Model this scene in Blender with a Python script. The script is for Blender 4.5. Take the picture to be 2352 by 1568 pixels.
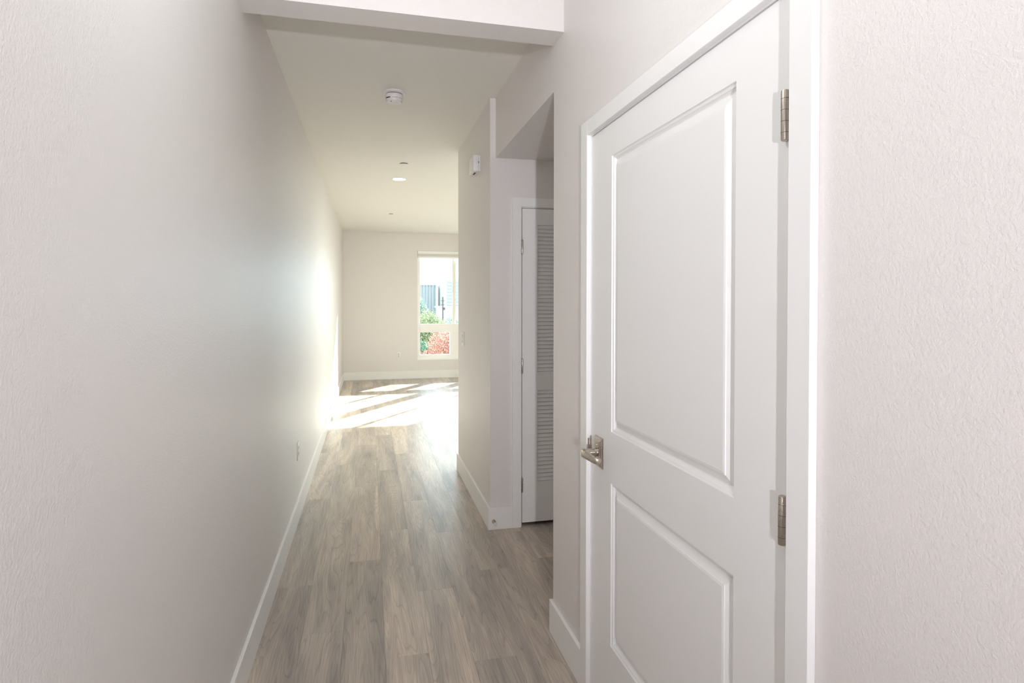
import bpy, bmesh, math, random
from mathutils import Vector, Matrix

for o in list(bpy.data.objects):
    bpy.data.objects.remove(o, do_unlink=True)
scene = bpy.context.scene
COL = scene.collection

# ------------------------------------------------------------------ camera
EYE = 1.456
YAW, PITCH, ROLL = 0.238, -0.0144, 0.0005
cam_d = bpy.data.cameras.new('camera')
cam_d.sensor_fit = 'HORIZONTAL'
cam_d.sensor_width = 36.0
cam_d.lens = 1351.33 / 2352 * 36.0
cam_d.shift_y = (711.08 - 784.0) / 2352
cam_d.clip_start = 0.02
cam_d.clip_end = 1000
cam = bpy.data.objects.new('camera', cam_d)
COL.objects.link(cam)
cam.location = (0, 0, EYE)
cam.rotation_mode = 'XYZ'
cam.matrix_world = (Matrix.Translation((0, 0, EYE)) @ Matrix.Rotation(-YAW, 4, 'Z')
                    @ Matrix.Rotation(math.pi / 2 + PITCH, 4, 'X') @ Matrix.Rotation(ROLL, 4, 'Z'))
scene.camera = cam

# ------------------------------------------------------------------ world, sun, lights, exposure
world = bpy.data.worlds.new('world')
scene.world = world
world.use_nodes = True
bg = world.node_tree.nodes['Background']
bg.inputs['Color'].default_value = (0.74, 0.90, 1.0, 1)
bg.inputs['Strength'].default_value = 4.0

sun_d = bpy.data.lights.new('sun', 'SUN')
sun_d.energy = 16.0
sun_d.angle = 0.0093
sun_d.color = (0.98, 0.985, 0.93)
sun = bpy.data.objects.new('sun', sun_d)
COL.objects.link(sun)
sun.location = (8, 20, 12)
SUN_DIR = Vector((-0.735, -1.0, -0.548)).normalized()
sun.rotation_euler = SUN_DIR.to_track_quat('-Z', 'Y').to_euler()

# the photographer's lamp behind the camera, tilted up a little
fl_d = bpy.data.lights.new('hand_lamp', 'SPOT')
fl_d.shadow_soft_size = 0.035
fl_d.spot_size = math.radians(88)
fl_d.spot_blend = 1.0
fl_d.energy = 160.0
fl_d.color = (0.955, 0.94, 1.0)
fl = bpy.data.objects.new('hand_lamp', fl_d)
COL.objects.link(fl)
fl.location = (-0.12, -1.70, 1.213)
fl.rotation_euler = Vector((0.0, 1.0, 0.29)).to_track_quat('-Z', 'Y').to_euler()

# unseen fill light added overhead to brighten the near walls, no fixture
en_d = bpy.data.lights.new('entry_fill', 'POINT')
en_d.shadow_soft_size = 0.12
en_d.energy = 4.6
en_d.color = (0.90, 0.96, 1.0)
en = bpy.data.objects.new('entry_fill', en_d)
COL.objects.link(en)
en.location = (0.06, 1.20, 2.50)

# soft area light added out of sight on the right, lifts room and hall
lr_d = bpy.data.lights.new('living_room_fill', 'AREA')
lr_d.size = 2.0
lr_d.energy = 42.0
lr_d.color = (0.94, 1.0, 0.90)
lr = bpy.data.objects.new('living_room_fill', lr_d)
COL.objects.link(lr)
lr.location = (2.3, 6.6, 2.70)

try:                       # white rooms: let the light bounce on
    scene.cycles.max_bounces = 16
    scene.cycles.diffuse_bounces = 12
    scene.cycles.glossy_bounces = 6
except Exception:
    pass

vs = scene.view_settings
vs.view_transform = 'Standard'
vs.look = 'None'
vs.exposure = 1.0
vs.gamma = 1.0
vs.use_curve_mapping = False

# ------------------------------------------------------------------ dimensions (metres)
XL, XR, XR2 = -0.470, 0.782, 0.746       # left wall, right hall wall, right wall past the recess
ZC, ZB = 2.740, 0.143                    # ceiling, baseboard height
YB, YF = -2.60, 11.20                    # wall behind the camera, far wall
YN0, YN1, YE = 2.453, 3.664, 5.037       # recess from/to, end of the right wall
ZN = 2.365                               # recess ceiling
BY0, BY1, ZS = 2.319, 2.456, 2.564       # dropped beam
XN, XLIV = 2.10, 6.60                    # recess end, living room right wall
T = 0.014                                # trim thickness

# ------------------------------------------------------------------ materials
def new_mat(name):
    m = bpy.data.materials.new(name)
    m.use_nodes = True
    nt = m.node_tree
    return m, nt, nt.nodes['Principled BSDF']

def plain(name, col, rough=0.5, metal=0.0, spec=0.5):
    m, nt, b = new_mat(name)
    b.inputs['Base Color'].default_value = (*col, 1)
    b.inputs['Roughness'].default_value = rough
    b.inputs['Metallic'].default_value = metal
    b.inputs['Specular IOR Level'].default_value = spec
    # faint procedural unevenness
    tc = nt.nodes.new('ShaderNodeNewGeometry')
    nz = nt.nodes.new('ShaderNodeTexNoise')
    nz.inputs['Scale'].default_value = 35
    mr = nt.nodes.new('ShaderNodeMapRange')
    mr.inputs['To Min'].default_value = max(0.02, rough - 0.04)
    mr.inputs['To Max'].default_value = rough + 0.04
    nt.links.new(tc.outputs['Position'], nz.inputs['Vector'])
    nt.links.new(nz.outputs['Fac'], mr.inputs['Value'])
    nt.links.new(mr.outputs['Result'], b.inputs['Roughness'])
    return m

def paint(name, col, rough, bump, scale=150.0, spec=0.5):
    m, nt, b = new_mat(name)
    b.inputs['Base Color'].default_value = (*col, 1)
    b.inputs['Roughness'].default_value = rough
    b.inputs['Specular IOR Level'].default_value = spec
    g = nt.nodes.new('ShaderNodeNewGeometry')
    n1 = nt.nodes.new('ShaderNodeTexNoise')
    n1.inputs['Scale'].default_value = scale
    n1.inputs['Detail'].default_value = 3.0
    n1.inputs['Roughness'].default_value = 0.55
    n1.inputs['Distortion'].default_value = 0.4
    bp = nt.nodes.new('ShaderNodeBump')
    bp.inputs['Strength'].default_value = bump
    bp.inputs['Distance'].default_value = 0.0025
    nt.links.new(g.outputs['Position'], n1.inputs['Vector'])
    nt.links.new(n1.outputs['Fac'], bp.inputs['Height'])
    nt.links.new(bp.outputs['Normal'], b.inputs['Normal'])
    return m

M_WALL = paint('wall_paint', (0.768, 0.740, 0.724), 0.43, 0.46, 190.0)
M_CEIL = paint('ceiling_paint', (0.80, 0.79, 0.742), 0.60, 0.55)
M_TRIM = plain('trim_paint', (0.86, 0.86, 0.855), 0.32)
M_DOOR = plain('door_paint', (0.85, 0.85, 0.845), 0.36)
M_VINYL = plain('window_vinyl', (0.92, 0.93, 0.92), 0.35)
M_PLAST = plain('white_plastic', (0.80, 0.80, 0.80), 0.35)
M_NICK = plain('satin_nickel', (0.52, 0.47, 0.41), 0.28, 1.0)
M_DARK = plain('dark_slot', (0.05, 0.045, 0.04), 0.6)
M_RUB = plain('white_rubber', (0.75, 0.74, 0.72), 0.6)
M_SLOT = plain('socket_shade', (0.62, 0.62, 0.60), 0.5)
M_SHADE = plain('blind_fabric', (0.70, 0.72, 0.69), 0.8)
M_SUB = plain('subfloor', (0.22, 0.20, 0.18), 0.8)
M_CONC = plain('exterior_ground', (0.16, 0.16, 0.15), 0.9)

def mat_glass():
    m, nt, b = new_mat('window_glass')
    nt.nodes.remove(b)
    out = nt.nodes['Material Output']
    tr = nt.nodes.new('ShaderNodeBsdfTransparent')
    tr.inputs['Color'].default_value = (0.95, 0.97, 0.96, 1)
    gl = nt.nodes.new('ShaderNodeBsdfGlossy')
    gl.inputs['Roughness'].default_value = 0.02
    fr = nt.nodes.new('ShaderNodeFresnel')
    fr.inputs['IOR'].default_value = 1.45
    mx = nt.nodes.new('ShaderNodeMixShader')
    nt.links.new(fr.outputs['Fac'], mx.inputs['Fac'])
    nt.links.new(tr.outputs['BSDF'], mx.inputs[1])
    nt.links.new(gl.outputs['BSDF'], mx.inputs[2])
    nt.links.new(mx.outputs['Shader'], out.inputs['Surface'])
    return m
M_GLASS = mat_glass()

def mat_emit(name, col, strength):
    m, nt, b = new_mat(name)
    b.inputs['Base Color'].default_value = (0.8, 0.8, 0.8, 1)
    b.inputs['Emission Color'].default_value = (*col, 1)
    b.inputs['Emission Strength'].default_value = strength
    return m
M_LENS = mat_emit('downlight_lens', (1.0, 0.95, 0.86), 9.0)

def mat_wood():
    m, nt, b = new_mat('plank_wood')
    N, L = nt.nodes, nt.links
    g = N.new('ShaderNodeNewGeometry')
    oi = N.new('ShaderNodeObjectInfo')
    # every plank shows its own piece of the grain
    mul = N.new('ShaderNodeMath'); mul.operation = 'MULTIPLY'; mul.inputs[1].default_value = 53.0
    L.new(oi.outputs['Random'], mul.inputs[0])
    cb = N.new('ShaderNodeCombineXYZ')
    L.new(mul.outputs[0], cb.inputs['X']); L.new(mul.outputs[0], cb.inputs['Z'])
    ad = N.new('ShaderNodeVectorMath'); ad.operation = 'ADD'
    L.new(g.outputs['Position'], ad.inputs[0]); L.new(cb.outputs[0], ad.inputs[1])
    def stretched(sy, scale, detail, dist, rough=0.6):
        mp = N.new('ShaderNodeMapping'); mp.inputs['Scale'].default_value = (1, sy, 1)
        L.new(ad.outputs[0], mp.inputs['Vector'])
        n = N.new('ShaderNodeTexNoise')
        n.inputs['Scale'].default_value = scale; n.inputs['Detail'].default_value = detail
        n.inputs['Distortion'].default_value = dist; n.inputs['Roughness'].default_value = rough
        L.new(mp.outputs[0], n.inputs['Vector'])
        return n
    broad = stretched(0.10, 9.0, 3.0, 0.5)
    fine = stretched(0.028, 210.0, 3.0, 0.3, 0.7)
    # cathedral rings: contour lines of a stretched field
    field = stretched(0.075, 7.0, 2.0, 0.25, 0.45)
    k = N.new('ShaderNodeMath'); k.operation = 'MULTIPLY'; k.inputs[1].default_value = 34.0
    L.new(field.outputs['Fac'], k.inputs[0])
    fr = N.new('ShaderNodeMath'); fr.operation = 'FRACT'
    L.new(k.outputs[0], fr.inputs[0])
    rr = N.new('ShaderNodeValToRGB')
    rr.color_ramp.elements[0].position = 0.0; rr.color_ramp.elements[0].color = (0.42, 0.41, 0.41, 1)
    rr.color_ramp.elements[1].position = 1.0; rr.color_ramp.elements[1].color = (0.80, 0.80, 0.80, 1)
    e = rr.color_ramp.elements.new(0.22); e.color = (1, 1, 1, 1)
    L.new(fr.outputs[0], rr.inputs['Fac'])
    tone = N.new('ShaderNodeValToRGB')
    tone.color_ramp.elements[0].color = (0.49, 0.438, 0.392, 1)
    tone.color_ramp.elements[1].color = (0.66, 0.572, 0.495, 1)
    L.new(oi.outputs['Random'], tone.inputs['Fac'])
    br = N.new('ShaderNodeValToRGB')
    br.color_ramp.elements[0].position = 0.30; br.color_ramp.elements[0].color = (0.60, 0.615, 0.64, 1)
    br.color_ramp.elements[1].position = 0.66; br.color_ramp.elements[1].color = (1.12, 1.10, 1.06, 1)
    L.new(broad.outputs['Fac'], br.inputs['Fac'])
    fi = N.new('ShaderNodeMapRange'); fi.inputs['To Min'].default_value = 0.50; fi.inputs['To Max'].default_value = 1.50
    L.new(fine.outputs['Fac'], fi.inputs['Value'])
    def mulcol(a, bb, fac=1.0):
        mx = N.new('ShaderNodeMix'); mx.data_type = 'RGBA'; mx.blend_type = 'MULTIPLY'
        mx.inputs['Factor'].default_value = fac
        L.new(a, mx.inputs['A']); L.new(bb, mx.inputs['B'])
        return mx.outputs['Result']
    c = mulcol(tone.outputs['Color'], br.outputs['Color'])
    c = mulcol(c, rr.outputs['Color'], 0.5)
    c = mulcol(c, fi.outputs['Result'], 0.85)
    L.new(c, b.inputs['Base Color'])
    b.inputs['Roughness'].default_value = 0.37
    b.inputs['Specular IOR Level'].default_value = 0.5
    bp = N.new('ShaderNodeBump'); bp.inputs['Strength'].default_value = 0.12; bp.inputs['Distance'].default_value = 0.001
    L.new(fine.outputs['Fac'], bp.inputs['Height']); L.new(bp.outputs['Normal'], b.inputs['Normal'])
    return m
M_WOOD = mat_wood()

def mat_leaf(name, c1, c2):
    m, nt, b = new_mat(name)
    g = nt.nodes.new('ShaderNodeNewGeometry')
    n = nt.nodes.new('ShaderNodeTexNoise'); n.inputs['Scale'].default_value = 9.0; n.inputs['Detail'].default_value = 3.0
    r = nt.nodes.new('ShaderNodeValToRGB')
    r.color_ramp.elements[0].position = 0.35; r.color_ramp.elements[0].color = (*c1, 1)
    r.color_ramp.elements[1].position = 0.65; r.color_ramp.elements[1].color = (*c2, 1)
    nt.links.new(g.outputs['Position'], n.inputs['Vector'])
    nt.links.new(n.outputs['Fac'], r.inputs['Fac'])
    nt.links.new(r.outputs['Color'], b.inputs['Base Color'])
    b.inputs['Roughness'].default_value = 0.6
    return m

# ------------------------------------------------------------------ object helpers
WPOS = {}

def tag(o, label, cat, group=None, kind=None):
    o['label'] = label
    o['category'] = cat
    if group: o['group'] = group
    if kind: o['kind'] = kind
    return o

def empty(name, loc, parent=None):
    o = bpy.data.objects.new(name, None)
    o.empty_display_size = 0.05
    COL.objects.link(o)
    w = Vector(loc)
    if parent:
        o.parent = parent
        o.location = w - WPOS[parent]
    else:
        o.location = w
    WPOS[o] = w
    return o

def put(name, bm, mat, parent=None, smooth=False, origin=None):
    """bm holds world coordinates; link it as one object with its origin inside itself."""
    bmesh.ops.recalc_face_normals(bm, faces=bm.faces[:])
    vs_ = [v.co.copy() for v in bm.verts]
    lo = Vector([min(v[i] for v in vs_) for i in range(3)])
    hi = Vector([max(v[i] for v in vs_) for i in range(3)])
    c = Vector(origin) if origin is not None else Vector(((lo.x + hi.x) / 2, (lo.y + hi.y) / 2, lo.z))
    for v in bm.verts: v.co -= c
    me = bpy.data.meshes.new(name)
    bm.to_mesh(me); bm.free()
    if smooth:
        for p in me.polygons: p.use_smooth = True
        try: me.set_sharp_from_angle(angle=math.radians(35))
        except Exception: pass
    me.materials.append(mat)
    o = bpy.data.objects.new(name, me)
    COL.objects.link(o)
    if parent:
        o.parent = parent
        o.location = c - WPOS[parent]
    else:
        o.location = c
    WPOS[o] = c
    return o

def again(o, world_loc, parent=None):
    """another object sharing the mesh of o"""
    c = o.copy()
    COL.objects.link(c)
    w = Vector(world_loc)
    c.parent = parent
    c.location = w - (WPOS[parent] if parent else Vector())
    WPOS[c] = w
    return c

def add_box(bm, x0, x1, y0, y1, z0, z1, bevel=0.0):
    m = (Matrix.Translation(((x0 + x1) / 2, (y0 + y1) / 2, (z0 + z1) / 2))
         @ Matrix.Diagonal((abs(x1 - x0), abs(y1 - y0), abs(z1 - z0), 1)))
    r = bmesh.ops.create_cube(bm, size=1.0, matrix=m)
    if bevel:
        es = set()
        for v in r['verts']: es.update(v.link_edges)
        bmesh.ops.bevel(bm, geom=list(es), offset=bevel, segments=2, profile=0.5, affect='EDGES')
    return r['verts']

def box(name, x0, x1, y0, y1, z0, z1, mat, parent=None, bevel=0.0, smooth=False):
    bm = bmesh.new()
    add_box(bm, x0, x1, y0, y1, z0, z1, bevel)
    return put(name, bm, mat, parent, smooth)

def boxes(name, lst, mat, parent=None, bevel=0.0):
    bm = bmesh.new()
    for b in lst: add_box(bm, *b, bevel)
    return put(name, bm, mat, parent)

def add_lathe(bm, prof, centre, axis='Z', seg=32, cap0=True, cap1=True):
    """prof: (radius, height) along axis from centre"""
    rings = []
    for r, h in prof:
        ring = []
        for i in range(seg):
            a = 2 * math.pi * i / seg
            u, v = r * math.cos(a), r * math.sin(a)
            p = {'Z': (u, v, h), 'Y': (u, h, v), 'X': (h, u, v)}[axis]
            ring.append(bm.verts.new(Vector(centre) + Vector(p)))
        rings.append(ring)
    for a, b in zip(rings, rings[1:]):
        for i in range(seg):
            j = (i + 1) % seg
            bm.faces.new((a[i], a[j], b[j], b[i]))
    if cap0: bm.faces.new(rings[0])
    if cap1: bm.faces.new(rings[-1])

def lathe(name, prof, centre, mat, parent=None, axis='Z', seg=32, smooth=True):
    bm = bmesh.new()
    add_lathe(bm, prof, centre, axis, seg)
    return put(name, bm, mat, parent, smooth)

def struct(o, label, cat):
    return tag(o, label, cat, kind='structure')

# ------------------------------------------------------------------ floor with its planks
PW, PL = 0.174, 1.367
floor = box('floor', XL - 0.12, XLIV + 0.12, YB - 0.12, YF + 0.15, -0.20, -0.008, M_SUB)
struct(floor, 'grey brown wood plank floor running down the hall into the sunny room', 'floor')
_pm = {}
def plank(x0, x1, y0, y1):
    key = (round(x1 - x0, 4), round(y1 - y0, 4))
    cx, cy = (x0 + x1) / 2, (y0 + y1) / 2
    if key in _pm:
        return again(_pm[key], (cx, cy, -0.008), floor)
    bm = bmesh.new()
    w, l, c = key[0] / 2, key[1] / 2, 0.0006
    g = 0.0001
    def ring(a, b, z): return [bm.verts.new((cx + sx * a, cy + sy * b, z)) for sx, sy in ((-1, -1), (1, -1), (1, 1), (-1, 1))]
    r0 = ring(w - g, l - g, -0.008); r1 = ring(w - g, l - g, -c); r2 = ring(w - c, l - c, 0.0)
    for a, b in ((r0, r1), (r1, r2)):
        for i in range(4):
            j = (i + 1) % 4
            bm.faces.new((a[i], a[j], b[j], b[i]))
    bm.faces.new(r2); bm.faces.new(r0)
    o = put('plank', bm, M_WOOD, floor)
    _pm[key] = o
    return o
JOINT = {-3: 3.157, -2: 2.686, -1: 3.380, 0: 2.430, 1: 2.960, 2: 2.326, 3: 3.115}   # first end joint of each row
rng = random.Random(5)
for k in range(-4, 38):
    x0, x1 = 0.06 + k * PW, 0.06 + (k + 1) * PW
    x0, x1 = max(x0, XL), min(x1, XLIV)
    if x1 - x0 < 0.004: continue
    off = JOINT.get(k, 2.3 + rng.random() * PL)
    ylo = YB if x0 < XR - 0.02 else (YN0 if x0 < XN - 0.02 else YE)
    y = off - 6 * PL
    while y < YF:
        a, b = max(y, ylo), min(y + PL, YF)
        # the block of wall between recess and living room carries no planks
        if x0 > XR2 + 0.02 and a < YE - 0.15 and b > YN1 + 0.6:
            if a < YN1 + 0.6 and b > YE - 0.15:
                plank(x0, x1, a, YN1 + 0.6)
                plank(x0, x1, YE - 0.15, b)
                y += PL; continue
            if a < YN1 + 0.6: b = YN1 + 0.6
            elif b > YE - 0.15: a = YE - 0.15
            else: y += PL; continue
        if b - a > 0.02: plank(x0, x1, a, b)
        y += PL

# ------------------------------------------------------------------ ceiling, walls
struct(box('ceiling', XL - 0.12, XLIV + 0.12, YB - 0.12, YF + 0.15, ZC, ZC + 0.15, M_CEIL),
       'pale cream ceiling of the hall and the room beyond', 'ceiling')
struct(box('wall_left', XL - 0.12, XL, YB - 0.12, YF + 0.15, -0.008, ZC, M_WALL),
       'long off-white textured wall on the left side of the hall', 'wall')
struct(box('wall_back', XL, XR + 0.12, YB - 0.12, YB, -0.008, ZC, M_WALL),
       'plain off-white wall closing the hall behind the viewer', 'wall')
# door opening of the right hall wall
DY0, DY1, DZ = 0.966, 2.002, 2.050
struct(boxes('wall_right', [
    (XR, XR + 0.12, YB, DY0 - 0.018, -0.008, ZC),
    (XR, XR + 0.12, DY1 + 0.018, YN0, -0.008, ZC),
    (XR, XR + 0.12, DY0 - 0.018, DY1 + 0.018, DZ + 0.018, ZC)], M_WALL),
    'off-white textured wall around the white panel door', 'wall')
# closet behind that door
struct(boxes('wall_closet', [(XR + 0.12, XR + 0.9, YB, YB + 0.1, -0.008, ZC), (XR + 0.9, XR + 1.0, YB, YN0, -0.008, ZC),
                             (XR + 0.12, XN, YN0 - 0.12, YN0, -0.008, ZC)], M_WALL),
       'closet walls hidden behind the white panel door', 'wall')
# recess: header and end wall
struct(box('wall_header', XR, XN, YN0, YN1, ZN, ZC, M_WALL),
       'off-white header and low ceiling over the recess with the louvred door', 'wall')
struct(box('wall_recess', XN, XN + 0.12, YN0, YN1, -0.008, ZC, M_WALL),
       'end wall of the recess out of sight on the right', 'wall')
# block past the recess with the louvred door
KX0, KX1, KZ = 0.952, 1.570, 2.056
struct(boxes('wall_right_far', [
    (XR2, KX0 - 0.012, YN1, YN1 + 0.12, -0.008, ZC),
    (KX1 + 0.012, XN + 0.12, YN1, YN1 + 0.12, -0.008, ZC),
    (KX0 - 0.012, KX1 + 0.012, YN1, YN1 + 0.12, KZ + 0.012, ZC),
    (XR2, XR2 + 0.12, YN1 + 0.12, YE, -0.008, ZC),
    (XR2 + 0.12, XLIV, YE - 0.12, YE, -0.008, ZC),
    (XN, XN + 0.12, YN1 + 0.12, YE - 0.12, -0.008, ZC)], M_WALL),
    'off-white wall past the recess carrying the switch and the white box', 'wall')
struct(box('ceiling_beam', XL, XR, BY0, BY1, ZS, ZC, M_WALL),
       'shallow off-white beam dropped across the hall ceiling', 'beam')
# far wall with two window openings
WA = (0.883, 2.215); WB = (2.330, 3.685); WC = (4.40, 5.755); WZ = (0.338, 2.408); WT = 0.15
struct(boxes('wall_far', [
    (XL, WA[0], YF, YF + WT, -0.008, ZC), (WA[1], WB[0], YF, YF + WT, -0.008, ZC), (WB[1], WC[0], YF, YF + WT, -0.008, ZC), (WC[1], XLIV, YF, YF + WT, -0.008, ZC),
    (WA[0], WA[1], YF, YF + WT, -0.008, WZ[0]), (WA[0], WA[1], YF, YF + WT, WZ[1], ZC),
    (WB[0], WB[1], YF, YF + WT, -0.008, WZ[0]), (WB[0], WB[1], YF, YF + WT, WZ[1], ZC),
    (WC[0], WC[1], YF, YF + WT, -0.008, WZ[0]), (WC[0], WC[1], YF, YF + WT, WZ[1], ZC)], M_WALL),
    'cream far wall of the sunny room with the tall window', 'wall')
struct(box('wall_living_right', XLIV, XLIV + 0.12, YE - 0.12, YF + WT, -0.008, ZC, M_WALL),
       'right wall of the living room out of sight', 'wall')

# ------------------------------------------------------------------ baseboards
def base(name, lst, label):
    return struct(boxes(name, [(*b, 0.0, ZB) for b in lst], M_TRIM, bevel=0.0022), label, 'baseboard')
base('baseboard_left', [(XL, XL + T, YB, YF)], 'white baseboard along the long left wall')
base('baseboard_far', [(XL + T, XLIV, YF - T, YF)], 'white baseboard along the far wall under the window')
base('baseboard_right', [(XR - T, XR, 2.069, YN0 + T), (XR, XN, YN0, YN0 + T)],
     'short white baseboard left of the white panel door')
base('baseboard_right_near', [(XR - T, XR, YB, 0.896)], 'white baseboard right of the white panel door')
base('baseboard_recess', [(XR2 - T, 0.889, YN1 - T, YN1), (KX1 + 0.065, XN, YN1 - T, YN1)],
     'white baseboard beside the louvred door with a door stop on it')
base('baseboard_right_far', [(XR2 - T, XR2, YN1, YE + T), (XR2, XLIV, YE, YE + T)],
     'white baseboard along the far right hall wall below the switch')

# ------------------------------------------------------------------ door 1: white two-panel door
CX = 0.765                                     # face of the casing
door1 = empty('door_1', (XR, (DY0 + DY1) / 2, 0.0))
struct(door1, 'white two-panel door with nickel lever on the right hall wall', 'door')
box('casing', CX, XR, 2.008, 2.069, 0.0, 2.108, M_TRIM, door1, 0.0012)
box('casing', CX, XR, 0.896, 0.955, 0.0, 2.108, M_TRIM, door1, 0.0012)
box('casing', CX + 0.0002, XR, 0.955, 2.008, 2.055, 2.108, M_TRIM, door1, 0.0012)
for (a, b, c, d) in ((DY0 - 0.018, DY0, 0.0, DZ), (DY1, DY1 + 0.018, 0.0, DZ), (DY0 - 0.018, DY1 + 0.018, DZ, DZ + 0.018)):
    box('jamb', XR - 0.0005, XR + 0.12, a, b, c, d, M_TRIM, door1)
for (a, b, c, d) in ((DY0, DY0 + 0.012, 0.0, DZ), (DY1 - 0.012, DY1, 0.0, DZ), (DY0 + 0.012, DY1 - 0.012, DZ - 0.012, DZ)):
    box('stop', XR + 0.038, XR + 0.072, a, b, c, d, M_TRIM, door1)
LY0, LY1, LZ0, LZ1 = 0.969, 1.999, 0.010, 2.0465
PY0, PY1 = 1.143, 1.823
PANELS = ((1.021, 1.939), (0.300, 0.848))
FX = XR + 0.0005
leaf = boxes('door_leaf', [
    (FX, FX + 0.035, LY0, PY0, LZ0, LZ1), (FX, FX + 0.035, PY1, LY1, LZ0, LZ1),
    (FX, FX + 0.035, PY0, PY1, LZ0, 0.300), (FX, FX + 0.035, PY0, PY1, 0.848, 1.021),
    (FX, FX + 0.035, PY0, PY1, 1.939, LZ1)], M_DOOR, door1)
PROFILE = [(0.0, 0.0), (0.0015, 0.0035), (0.0085, 0.0058), (0.0092, 0.0082), (0.0155, 0.0125), (0.0185, 0.0128),
           (0.0385, 0.0052), (0.0395, 0.0030), (0.0465, 0.0016), (0.0480, 0.0016)]
for z0, z1 in PANELS:
    bm = bmesh.new()
    rings = []
    for ins, dep in PROFILE:
        rings.append([bm.verts.new((FX + dep, y, z)) for y, z in
                      ((PY0 + ins, z0 + ins), (PY1 - ins, z0 + ins), (PY1 - ins, z1 - ins), (PY0 + ins, z1 - ins))])
    back = [bm.verts.new((FX + 0.033, y, z)) for y, z in ((PY0, z0), (PY1, z0), (PY1, z1), (PY0, z1))]
    seq = [back] + rings
    for a, b in zip(seq, seq[1:]):
        for i in range(4):
            j = (i + 1) % 4
            bm.faces.new((a[i], a[j], b[j], b[i]))
    bm.faces.new(rings[-1]); bm.faces.new(back)
    put('panel', bm, M_DOOR, door1)

def hinge(parent, cx, cy, z0, z1, r, leaf_axis):
    h = z1 - z0
    hg = lathe('hinge', [(r * 0.55, 0.0), (r * 0.9, 0.0012), (r, 0.003), (r, h - 0.003), (r * 0.9, h - 0.0012), (r * 0.55, h)],
               (cx, cy, z0), M_NICK, parent, seg=20)
    for f in (0.16, 0.38, 0.60, 0.82):
        lathe('knuckle_gap', [(r * 1.015, 0.0), (r * 1.015, 0.0007)], (cx, cy, z0 + h * f), M_DARK, hg, seg=20)
    return hg
for z0, z1 in ((1.763, 1.861), (0.984, 1.081), (0.205, 0.302)):
    hinge(door1, 0.7755, 0.9775, z0, z1, 0.0078, 'X')

# lever handle
HY, HZ = 1.921, 0.930
hd = empty('lever_handle', (XR, HY, HZ), door1)
bm = bmesh.new()
prev = None
for ins, out in ((0.0, 0.0), (0.0, 0.0035), (0.0045, 0.0045), (0.0065, 0.008), (0.010, 0.0088), (0.0125, 0.0125), (0.0160, 0.0132)):
    w, h = 0.0345 - ins, 0.0525 - ins
    ring = [bm.verts.new((FX - out, HY + sy * w, HZ + sz * h)) for sy, sz in ((-1, -1), (1, -1), (1, 1), (-1, 1))]
    if prev:
        for i in range(4):
            j = (i + 1) % 4
            bm.faces.new((prev[i], prev[j], ring[j], ring[i]))
    else: bm.faces.new(ring)
    prev = ring
bm.faces.new(prev)
put('rosette', bm, M_NICK, hd)
lathe('neck', [(0.0155, 0.0), (0.0155, -0.006), (0.0125, -0.010), (0.0125, -0.048), (0.0115, -0.050)],
      (FX - 0.0125, HY, HZ), M_NICK, hd, axis='X', seg=28)
bm = bmesh.new()
# tapered flat bar: from the neck towards the hinge side
secs = [(HY + 0.016, 0.0125, 0.0065, 0.0), (HY + 0.010, 0.0145, 0.0085, 0.0), (HY - 0.030, 0.0125, 0.0085, 0.0),
        (HY - 0.088, 0.0105, 0.0080, 0.002), (HY - 0.096, 0.0105, 0.0120, 0.006), (HY - 0.101, 0.0100, 0.0110, 0.010), (HY - 0.104, 0.0085, 0.0085, 0.012)]
prev = None
for y, hh, tt, dx in secs:
    xc = FX - 0.057 + dx
    ring = []
    for i in range(16):
        a = 2 * math.pi * i / 16
        ca, sa = math.cos(a), math.sin(a)
        ring.append(bm.verts.new((xc + tt * math.copysign(abs(ca) ** 0.45, ca), y, HZ - 0.003 + hh * math.copysign(abs(sa) ** 0.45, sa))))
    if prev:
        for i in range(16):
            j = (i + 1) % 16
            bm.faces.new((prev[i], prev[j], ring[j], ring[i]))
    else: bm.faces.new(ring)
    prev = ring
bm.faces.new(prev)
put('lever', bm, M_NICK, hd, smooth=True)
lathe('lock_button', [(0.0042, 0.0), (0.0042, -0.003), (0.0030, -0.0045)], (FX - 0.0132, HY - 0.001, HZ + 0.026), M_NICK, hd, axis='X', seg=16)
# strike lip on the jamb
bm = bmesh.new()
prev = None
for i in range(7):
    a = math.pi / 2 * i / 6
    x = XR - 0.0045 - 0.007 * math.sin(a); y = DY1 - 0.0012 + 0.0055 * (1 - math.cos(a)) - 0.001
    ring = [bm.verts.new((x, y, HZ - 0.020)), bm.verts.new((x, y, HZ + 0.030)), bm.verts.new((x, y + 0.0018, HZ + 0.030)), bm.verts.new((x, y + 0.0018, HZ - 0.020))]
    if prev:
        for k in range(4):
            j = (k + 1) % 4
            bm.faces.new((prev[k], prev[j], ring[j], ring[k]))
    else: bm.faces.new(ring)
    prev = ring
bm.faces.new(prev)
add_box(bm, XR - 0.005, XR + 0.012, DY1 - 0.0024, DY1 - 0.0002, HZ - 0.030, HZ + 0.040)
put('strike_plate', bm, M_NICK, door1)

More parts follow.
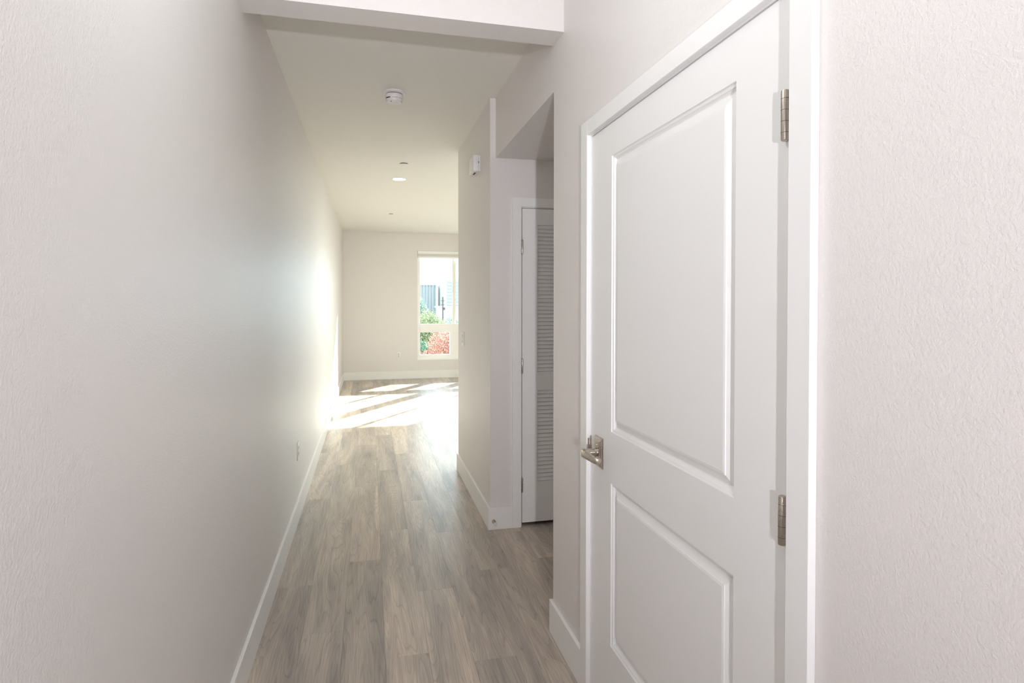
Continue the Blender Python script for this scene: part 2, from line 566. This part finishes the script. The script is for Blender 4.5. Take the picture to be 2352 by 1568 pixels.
# ------------------------------------------------------------------ door 2: louvred closet door
door2 = empty('door_2', ((KX0 + KX1) / 2, YN1, 0.0))
struct(door2, 'cream louvred closet door set back in the recess', 'door')
CY = YN1 - T
box('casing', 0.889, 0.946, CY - 0.001, YN1, 0.0, 2.061, M_TRIM, door2, 0.0009)
box('casing', KX1 + 0.006, KX1 + 0.063, CY - 0.001, YN1, 0.0, 2.061, M_TRIM, door2, 0.0009)
box('casing', 0.889, KX1 + 0.063, CY - 0.001, YN1, 2.061, 2.118, M_TRIM, door2, 0.0009)
for (a, b, c, d) in ((KX0 - 0.012, KX0, 0.0, KZ), (KX1, KX1 + 0.012, 0.0, KZ), (KX0 - 0.012, KX1 + 0.012, KZ, KZ + 0.012)):
    box('jamb', a, b, YN1 - 0.0005, YN1 + 0.12, c, d, M_TRIM, door2)
for (a, b, c, d) in ((KX0, KX0 + 0.012, 0.0, KZ), (KX1 - 0.012, KX1, 0.0, KZ), (KX0 + 0.012, KX1 - 0.012, KZ - 0.012, KZ)):
    box('stop', a, b, YN1 + 0.040, YN1 + 0.072, c, d, M_TRIM, door2)
QX0, QX1 = KX0 + 0.004, KX1 - 0.004
VX0, VX1 = 1.058, 1.464
LV = ((0.999, 1.948), (0.287, 0.880))
FY = YN1 - 0.004
boxes('door_leaf', [
    (QX0, VX0, FY, FY + 0.034, 0.026, 2.0515), (VX1, QX1, FY, FY + 0.034, 0.026, 2.0515),
    (VX0, VX1, FY, FY + 0.034, 0.026, 0.287), (VX0, VX1, FY, FY + 0.034, 0.880, 0.999), (VX0, VX1, FY, FY + 0.034, 1.948, 2.0515)],
    M_DOOR, door2)
first = None
PITCH_L = 0.02525
for z0, z1 in LV:
    n = int(round((z1 - z0) / PITCH_L))
    st = (z1 - z0) / n
    for i in range(n):
        z = z0 + st * i
        if first is None:
            bm = bmesh.new()
            t, hz, dy = 0.0060, 0.0285, 0.0165       # slopes back and up
            pts = [(FY + 0.004, z + 0.0035), (FY + 0.004 + dy, z + 0.0035 + hz), (FY + 0.004 + dy + t, z + 0.0035 + hz - 0.001), (FY + 0.004 + t * 0.9, z + 0.0005)]
            va = [bm.verts.new((VX0, y, zz)) for y, zz in pts]
            vb = [bm.verts.new((VX1, y, zz)) for y, zz in pts]
            for a in range(4):
                b = (a + 1) % 4
                bm.faces.new((va[a], va[b], vb[b], vb[a]))
            bm.faces.new(va); bm.faces.new(vb)
            first = put('slat', bm, M_DOOR, door2, origin=((VX0 + VX1) / 2, FY, z))
        else:
            again(first, ((VX0 + VX1) / 2, FY, z), door2)
for z0, z1 in ((1.760, 1.852), (0.992, 1.088), (0.223, 0.319)):
    hinge(door2, KX0 + 0.003, FY - 0.003, z0, z1, 0.0055, 'Y')

# ------------------------------------------------------------------ windows in the far wall
def window(name, X, label, m_up, m_lo):
    x0, x1 = X
    z0, z1 = WZ
    y0, y1 = YF + 0.045, YF + 0.115
    w = empty(name, ((x0 + x1) / 2, YF + 0.08, z0))
    struct(w, label, 'window')
    fw = 0.052
    box('frame_side', x0, x0 + fw, y0, y1, z0, z1, M_VINYL, w, 0.003)
    box('frame_side', x1 - fw, x1, y0, y1, z0, z1, M_VINYL, w, 0.003)
    box('frame_head', x0 + fw, x1 - fw, y0, y1, z1 - 0.045, z1, M_VINYL, w, 0.003)
    box('frame_sill', x0 + fw, x1 - fw, y0, y1, z0, 0.437, M_VINYL, w, 0.003)
    box('transom_bar', x0 + fw, x1 - fw, y0 - 0.012, y1, 0.863, 1.022, M_VINYL, w, 0.004)
    box('mullion', m_lo[0], m_lo[1], y0, y1, 0.437, 0.863, M_VINYL, w, 0.003)
    box('meeting_stile', m_up[0], m_up[1] - 0.03, y0 + 0.004, y0 + 0.036, 1.022, z1 - 0.045, M_VINYL, w, 0.003)
    box('meeting_stile', m_up[0] + 0.03, m_up[1], y0 + 0.037, y1 - 0.004, 1.022, z1 - 0.045, M_VINYL, w, 0.003)
    yg = YF + 0.085
    for (a, b, c, d) in ((x0 + fw, m_up[0], 1.022, z1 - 0.045), (m_up[1], x1 - fw, 1.022, z1 - 0.045),
                         (x0 + fw, m_lo[0], 0.437, 0.863), (m_lo[1], x1 - fw, 0.437, 0.863)):
        box('pane', a - 0.004, b + 0.004, yg, yg + 0.005, c - 0.004, d + 0.004, M_GLASS, w)
    return w
window('window_1', WA, 'tall white window with a raised blind at the end of the room', (1.550, 1.622), (1.501, 1.685))
window('window_2', WB, 'second white window further right on the far wall', (2.960, 3.025), (2.945, 3.040))
window('window_3', WC, 'third white window at the right end of the far wall', (5.045, 5.110), (5.030, 5.125))
struct(box('trim_1', WA[0], WA[1], YF - 0.012, YF + 0.048, WZ[0], WZ[0] + 0.016, M_TRIM, bevel=0.003),
       'white sill board under the tall window', 'window sill')
struct(box('trim_2', WB[0], WB[1], YF - 0.012, YF + 0.048, WZ[0], WZ[0] + 0.016, M_TRIM, bevel=0.003),
       'white sill board under the second window', 'window sill')

bl = empty('window_blind', ((WA[0] + WA[1]) / 2, YF + 0.02, 2.272))
tag(bl, 'raised white blind stacked at the top of the tall window', 'blind')
box('headrail', WA[0] + 0.006, WA[1] - 0.006, YF + 0.002, YF + 0.042, 2.352, 2.406, M_VINYL, bl, 0.003)
for i in range(5):
    z = 2.3015 + i * 0.0102
    box('blind_slat', WA[0] + 0.012, WA[1] - 0.012, YF + 0.006, YF + 0.038, z, z + 0.0099, M_SHADE, bl, 0.0018)
box('bottom_rail', WA[0] + 0.010, WA[1] - 0.010, YF + 0.005, YF + 0.039, 2.272, 2.3015, M_VINYL, bl, 0.003)

# ------------------------------------------------------------------ ceiling fittings
SX, SY = 0.153, 3.713
sd = empty('smoke_detector', (SX, SY, ZC))
tag(sd, 'white round smoke detector on the hall ceiling', 'smoke detector')
lathe('base_ring', [(0.071, 0.0), (0.071, -0.006), (0.066, -0.011), (0.056, -0.013)], (SX, SY, ZC), M_PLAST, sd, seg=48)
lathe('vent_gap', [(0.050, 0.0), (0.050, -0.005)], (SX, SY, ZC - 0.012), M_DARK, sd, seg=48)
body = lathe('housing', [(0.053, 0.0), (0.054, -0.003), (0.0535, -0.020), (0.050, -0.026), (0.049, -0.037), (0.044, -0.044), (0.030, -0.047), (0.008, -0.048)],
             (SX, SY, ZC - 0.0165), M_PLAST, sd, seg=48)
for a0, a1 in ((205, 240), (255, 290), (300, 330)):
    bm = bmesh.new()
    prev = None
    for i in range(7):
        a = math.radians(a0 + (a1 - a0) * i / 6)
        ring = [bm.verts.new((SX + r * math.cos(a), SY + r * math.sin(a), z)) for r, z in
                ((0.046, ZC - 0.040), (0.0548, ZC - 0.040), (0.0548, ZC - 0.0445), (0.046, ZC - 0.0445))]
        if prev:
            for k in range(4):
                j = (k + 1) % 4
                bm.faces.new((prev[k], prev[j], ring[j], ring[k]))
        else: bm.faces.new(ring)
        prev = ring
    bm.faces.new(prev)
    put('vent_slot', bm, M_SLOT if a0 != 205 else M_DARK, body)
lathe('test_button', [(0.013, 0.0), (0.013, -0.003), (0.010, -0.0045)], (SX + 0.012, SY - 0.006, ZC - 0.0640), M_PLAST, body, seg=24)
box('status_light', SX - 0.022, SX - 0.017, SY - 0.032, SY - 0.027, ZC - 0.0655, ZC - 0.0615, M_DARK, body)

def sprinkler(x, y, r, label):
    s = empty('sprinkler_cover', (x, y, ZC))
    tag(s, label, 'sprinkler', 'concealed ceiling sprinklers')
    lathe('collar', [(r * 0.82, 0.0), (r * 0.82, -0.007)], (x, y, ZC), M_DARK, s, seg=36)
    lathe('cover_plate', [(r * 0.96, 0.0), (r, -0.001), (r, -0.0028), (r * 0.97, -0.0036)], (x, y, ZC - 0.0065), M_PLAST, s, seg=36)
sprinkler(0.318, 5.600, 0.042, 'small round white sprinkler cover just before the lit downlight')
sprinkler(0.316, 8.860, 0.036, 'small round white sprinkler cover far back beyond the lit downlight')

DX, DY = 0.309, 6.300
dl = empty('recessed_downlight', (DX, DY, ZC))
tag(dl, 'lit round recessed downlight in the ceiling', 'downlight')
bm = bmesh.new()
add_lathe(bm, [(0.081, 0.0), (0.081, -0.003), (0.077, -0.006), (0.068, -0.0065), (0.064, -0.003), (0.063, 0.0)], (DX, DY, ZC), seg=48, cap0=False, cap1=False)
put('trim_ring', bm, M_PLAST, dl, True)
lathe('lens', [(0.063, -0.0005), (0.063, -0.0025), (0.050, -0.0050), (0.020, -0.0060)], (DX, DY, ZC), M_LENS, dl, seg=48)
dlamp = bpy.data.lights.new('downlight_glow', 'SPOT')
dlamp.energy = 9.0
dlamp.color = (1.0, 0.93, 0.82)
dlamp.spot_size = math.radians(110)
dlamp.spot_blend = 0.6
dlamp.shadow_soft_size = 0.05
dlo = bpy.data.objects.new('downlight_glow', dlamp)
COL.objects.link(dlo)
dlo.location = (DX, DY, ZC - 0.02)

# ------------------------------------------------------------------ wall fittings
# alarm-like white box high on the right wall
bx = empty('chime_box', (XR2, 4.085, 2.350))
tag(bx, 'white plastic box high on the right wall above the switch', 'chime box')
bm = bmesh.new()
add_box(bm, XR2 - 0.050, XR2 - 0.012, 4.000, 4.170, 2.350, 2.462, 0.006)
put('cover', bm, M_PLAST, bx, True)
box('back_plate', XR2 - 0.012, XR2, 4.002, 4.168, 2.352, 2.460, M_PLAST, bx, 0.001)
box('side_slit', XR2 - 0.0145, XR2 - 0.0105, 3.9990, 4.0030, 2.405, 2.419, M_DARK, bx)
box('sounder_slot', XR2 - 0.034, XR2 - 0.021, 4.050, 4.120, 2.3490, 2.3530, M_DARK, bx)

def plate(parent, axis, wall, sgn, u, z, w, h):
    t = 0.006
    a, b = sorted((wall, wall + sgn * t))
    if axis == 'X': return box('cover_plate', a, b, u - w / 2, u + w / 2, z - h / 2, z + h / 2, M_PLAST, parent, 0.0022, True)
    return box('cover_plate', u - w / 2, u + w / 2, a, b, z - h / 2, z + h / 2, M_PLAST, parent, 0.0022, True)

def outlet(axis, wall, sgn, u, z, label):
    loc = (wall, u, z - 0.06) if axis == 'X' else (u, wall, z - 0.06)
    e = empty('wall_outlet', loc)
    tag(e, label, 'outlet', 'white duplex wall outlets')
    p = plate(e, axis, wall, sgn, u, z, 0.072, 0.120)
    f0, f1 = sorted((wall + sgn * 0.0055, wall + sgn * 0.0078))
    g0, g1 = sorted((wall + sgn * 0.0070, wall + sgn * 0.0082))
    for dz in (0.0195, -0.0195):
        if axis == 'X':
            s = box('socket', f0, f1, u - 0.0165, u + 0.0165, z + dz - 0.0140, z + dz + 0.0140, M_SLOT, e, 0.0007)
            for dx in (-0.006, 0.006): box('slot', g0, g1, u + dx - 0.0012, u + dx + 0.0012, z + dz - 0.001, z + dz + 0.007, M_DARK, s)
        else:
            s = box('socket', u - 0.0165, u + 0.0165, f0, f1, z + dz - 0.0140, z + dz + 0.0140, M_SLOT, e, 0.0007)
            for dx in (-0.006, 0.006): box('slot', u + dx - 0.0012, u + dx + 0.0012, g0, g1, z + dz - 0.001, z + dz + 0.007, M_DARK, s)
    return e
outlet('X', XL, 1, 4.165, 0.452, 'white outlet low on the long left wall')
outlet('Y', YF, -1, 0.531, 0.444, 'white outlet low on the far wall left of the window')

sw = empty('light_switch', (XR2, 4.765, 1.09))
tag(sw, 'white two-rocker light switch near the end of the right wall', 'light switch')
plate(sw, 'X', XR2, -1, 4.765, 1.150, 0.118, 0.116)
for y, tilt in ((4.742, 1), (4.788, -1)):
    bm = bmesh.new()
    zs = (1.150 - 0.033, 1.150, 1.150 + 0.033)
    outs = (0.0075 + 0.0022 * tilt, 0.0078, 0.0075 - 0.0022 * tilt)
    f = [[bm.verts.new((XR2 - o_, yy, z)) for yy in (y - 0.0165, y + 0.0165)] for z, o_ in zip(zs, outs)]
    bk = [[bm.verts.new((XR2 - 0.004, yy, z)) for yy in (y - 0.0165, y + 0.0165)] for z in zs]
    for i in range(2):
        bm.faces.new((f[i][0], f[i][1], f[i + 1][1], f[i + 1][0]))
        bm.faces.new((bk[i][0], bk[i][1], bk[i + 1][1], bk[i + 1][0]))
        for s_ in (0, 1): bm.faces.new((f[i][s_], f[i + 1][s_], bk[i + 1][s_], bk[i][s_]))
    for i in (0, 2): bm.faces.new((f[i][0], f[i][1], bk[i][1], bk[i][0]))
    put('rocker', bm, M_PLAST, sw)
    box('rocker_gap', XR2 - 0.0066, XR2 - 0.0050, y - 0.0180, y + 0.0180, 1.150 - 0.0345, 1.150 + 0.0345, M_SLOT, sw)

# door stop on the recess baseboard
ds = empty('door_stop', (0.766, YN1 - T, 0.055))
tag(ds, 'nickel door stop with white tip on the baseboard corner', 'door stop')
lathe('stop_base', [(0.0125, 0.0), (0.0125, -0.004), (0.0100, -0.010), (0.0070, -0.013)], (0.766, YN1 - T, 0.055), M_NICK, ds, axis='Y', seg=24)
lathe('stop_rod', [(0.0055, 0.0), (0.0055, -0.036)], (0.766, YN1 - T - 0.012, 0.055), M_NICK, ds, axis='Y', seg=16)
lathe('rubber_tip', [(0.0075, 0.0), (0.0090, -0.002), (0.0090, -0.014), (0.0070, -0.017)], (0.766, YN1 - T - 0.046, 0.055), M_RUB, ds, axis='Y', seg=20)

# ------------------------------------------------------------------ outside
GZ = -3.2
struct(box('ground', -60, 90, -60, 260, GZ - 0.3, GZ, M_CONC), 'grey ground outside the window', 'ground')

def tree(name, label, clusters, trunk, mat, nleaf, size, seed, group=None):
    r = random.Random(seed)
    t = empty(name, (trunk[0], trunk[1], GZ))
    tag(t, label, 'tree', group)
    M_BARK = bpy.data.materials.get('bark') or plain('bark', (0.10, 0.075, 0.055), 0.9)
    top = max(c[2] for c in clusters)
    bm = bmesh.new()
    add_lathe(bm, [(0.09, 0.0), (0.07, 0.5), (0.05, (top - GZ) * 0.6), (0.03, top - GZ)], (trunk[0], trunk[1], GZ), seg=10)
    put('trunk', bm, M_BARK, t, True)
    vol = [c[3] * c[4] * c[5] for c in clusters]
    vs2, fs = [], []
    for _ in range(nleaf):
        cx, cy, cz, rx, ry, rz = r.choices(clusters, vol)[0]
        while True:
            p = Vector((r.uniform(-1, 1), r.uniform(-1, 1), r.uniform(-1, 1)))
            if 0.25 < p.length < 1.0: break
        p = p * (0.75 + 0.25 * r.random())
        c = Vector((cx + p.x * rx, cy + p.y * ry, cz + p.z * rz))
        d = Vector((r.gauss(0, 1), r.gauss(0, 1), r.gauss(0, 1))).normalized()
        n = d.cross(Vector((r.gauss(0, 1), r.gauss(0, 1), r.gauss(0, 1)))).normalized()
        s = size * r.uniform(0.6, 1.4)
        i = len(vs2)
        vs2 += [c - d * s, c + n * s * 0.42, c + d * s, c - n * s * 0.42]
        fs.append((i, i + 1, i + 2, i + 3))
    me = bpy.data.meshes.new('foliage')
    o_ = Vector((trunk[0], trunk[1], GZ))
    me.from_pydata([tuple(v - o_) for v in vs2], [], fs)
    me.materials.append(mat)
    o = bpy.data.objects.new('foliage', me)
    COL.objects.link(o)
    o.parent = t
    return t
M_RED = mat_leaf('red_leaves', (0.36, 0.09, 0.09), (0.50, 0.30, 0.20))
M_GRN = mat_leaf('green_leaves', (0.13, 0.19, 0.08), (0.36, 0.37, 0.20))
M_DGR = mat_leaf('dark_leaves', (0.03, 0.12, 0.06), (0.08, 0.18, 0.10))
M_GGR = mat_leaf('grey_leaves', (0.14, 0.20, 0.16), (0.26, 0.31, 0.24))
tree('red_shrub', 'red-leaved shrub right outside the lower window pane',
     [(2.02, 16.2, 0.15, 0.55, 0.6, 0.62), (1.45, 16.0, -0.25, 0.40, 0.5, 0.42), (2.5, 16.4, 0.2, 0.5, 0.5, 0.6), (2.0, 16.2, -0.9, 0.9, 0.6, 0.7)],
     (2.0, 16.2), M_RED, 26000, 0.024, 1)
tree('evergreen_shrub', 'dark green shrub left of the red shrub outside the window',
     [(1.62, 19.0, -0.25, 0.28, 0.4, 0.50), (1.2, 19.2, -0.5, 0.5, 0.4, 0.6)], (1.6, 19.0), M_DGR, 9000, 0.026, 2)
tree('leafy_tree', 'sunlit yellow-green tree filling the middle of the window view',
     [(2.35, 24.0, 0.45, 0.62, 0.7, 0.72), (1.75, 24.2, 0.2, 0.5, 0.6, 0.75), (2.75, 24.0, 0.25, 0.42, 0.5, 0.60), (2.2, 24.0, -0.6, 0.9, 0.8, 0.8)],
     (2.2, 24.0), M_GRN, 24000, 0.034, 3)
tree('grey_tree', 'taller grey-green tree at the left edge of the window view',
     [(2.72, 34.0, 1.0, 0.55, 0.6, 0.80), (2.3, 34.0, 0.4, 0.7, 0.6, 0.9)], (2.6, 34.0), M_GGR, 9000, 0.040, 4)
tree('pale_shrub', 'pale grey shrub low at the right of the window view',
     [(3.75, 28.0, 0.30, 0.45, 0.5, 0.48), (4.3, 28.0, 0.2, 0.5, 0.5, 0.5), (4.0, 28.0, -0.5, 0.8, 0.6, 0.7)], (3.9, 28.0), M_GGR, 9000, 0.034, 5)

M_BLUE = plain('tower_glass', (0.21, 0.235, 0.245), 0.5)
M_PALE = plain('tower_concrete', (0.33, 0.35, 0.355), 0.8)
M_WHITE = plain('white_stucco', (0.6, 0.6, 0.58), 0.8)
b1 = empty('office_tower', (11.2, 157, GZ))
tag(b1, 'pale blue office tower with upright ribs left in the window view', 'building')
box('facade', 5.6, 16.6, 150, 165, GZ, 5.5, M_BLUE, b1)
for i in range(15):
    x = 5.75 + i * 0.76
    box('rib', x, x + 0.16, 149.7, 150, GZ, 5.5, M_PALE, b1)
box('parapet', 5.5, 16.75, 149.7, 165.2, 5.5, 5.75, M_PALE, b1)
b2 = empty('banded_tower', (21.5, 147, GZ))
tag(b2, 'pale blue tower with level window bands at the right of the window view', 'building')
box('facade', 17.5, 27.0, 140, 155, GZ, 6.9, M_PALE, b2)
for i in range(11):
    z = -1.9 + i * 0.78
    box('window_band', 18.0, 26.6, 139.8, 140, z, z + 0.42, M_BLUE, b2)
b3 = empty('low_building', (11.0, 62, GZ))
tag(b3, 'low white building behind the shrubs in the window view', 'building')
box('wall', 7.3, 16.0, 60, 66, GZ, 0.75, M_WHITE, b3)
box('roof_edge', 7.1, 16.2, 59.8, 66.2, 0.75, 0.92, M_PALE, b3)
pole = empty('utility_pole', (5.47, 45, GZ))
tag(pole, 'thin dark utility pole between the two towers', 'utility pole')
M_POLE = plain('pole_wood', (0.06, 0.05, 0.045), 0.9)
lathe('post', [(0.085, 0.0), (0.055, 4.98)], (5.47, 45, GZ), M_POLE, pole, seg=10)
box('crossarm', 5.32, 5.62, 44.96, 45.04, 1.46, 1.51, M_POLE, pole)
box('crossarm', 5.34, 5.60, 44.96, 45.04, 1.16, 1.21, M_POLE, pole)
box('transformer', 5.53, 5.64, 44.95, 45.05, 0.78, 0.98, M_POLE, pole)
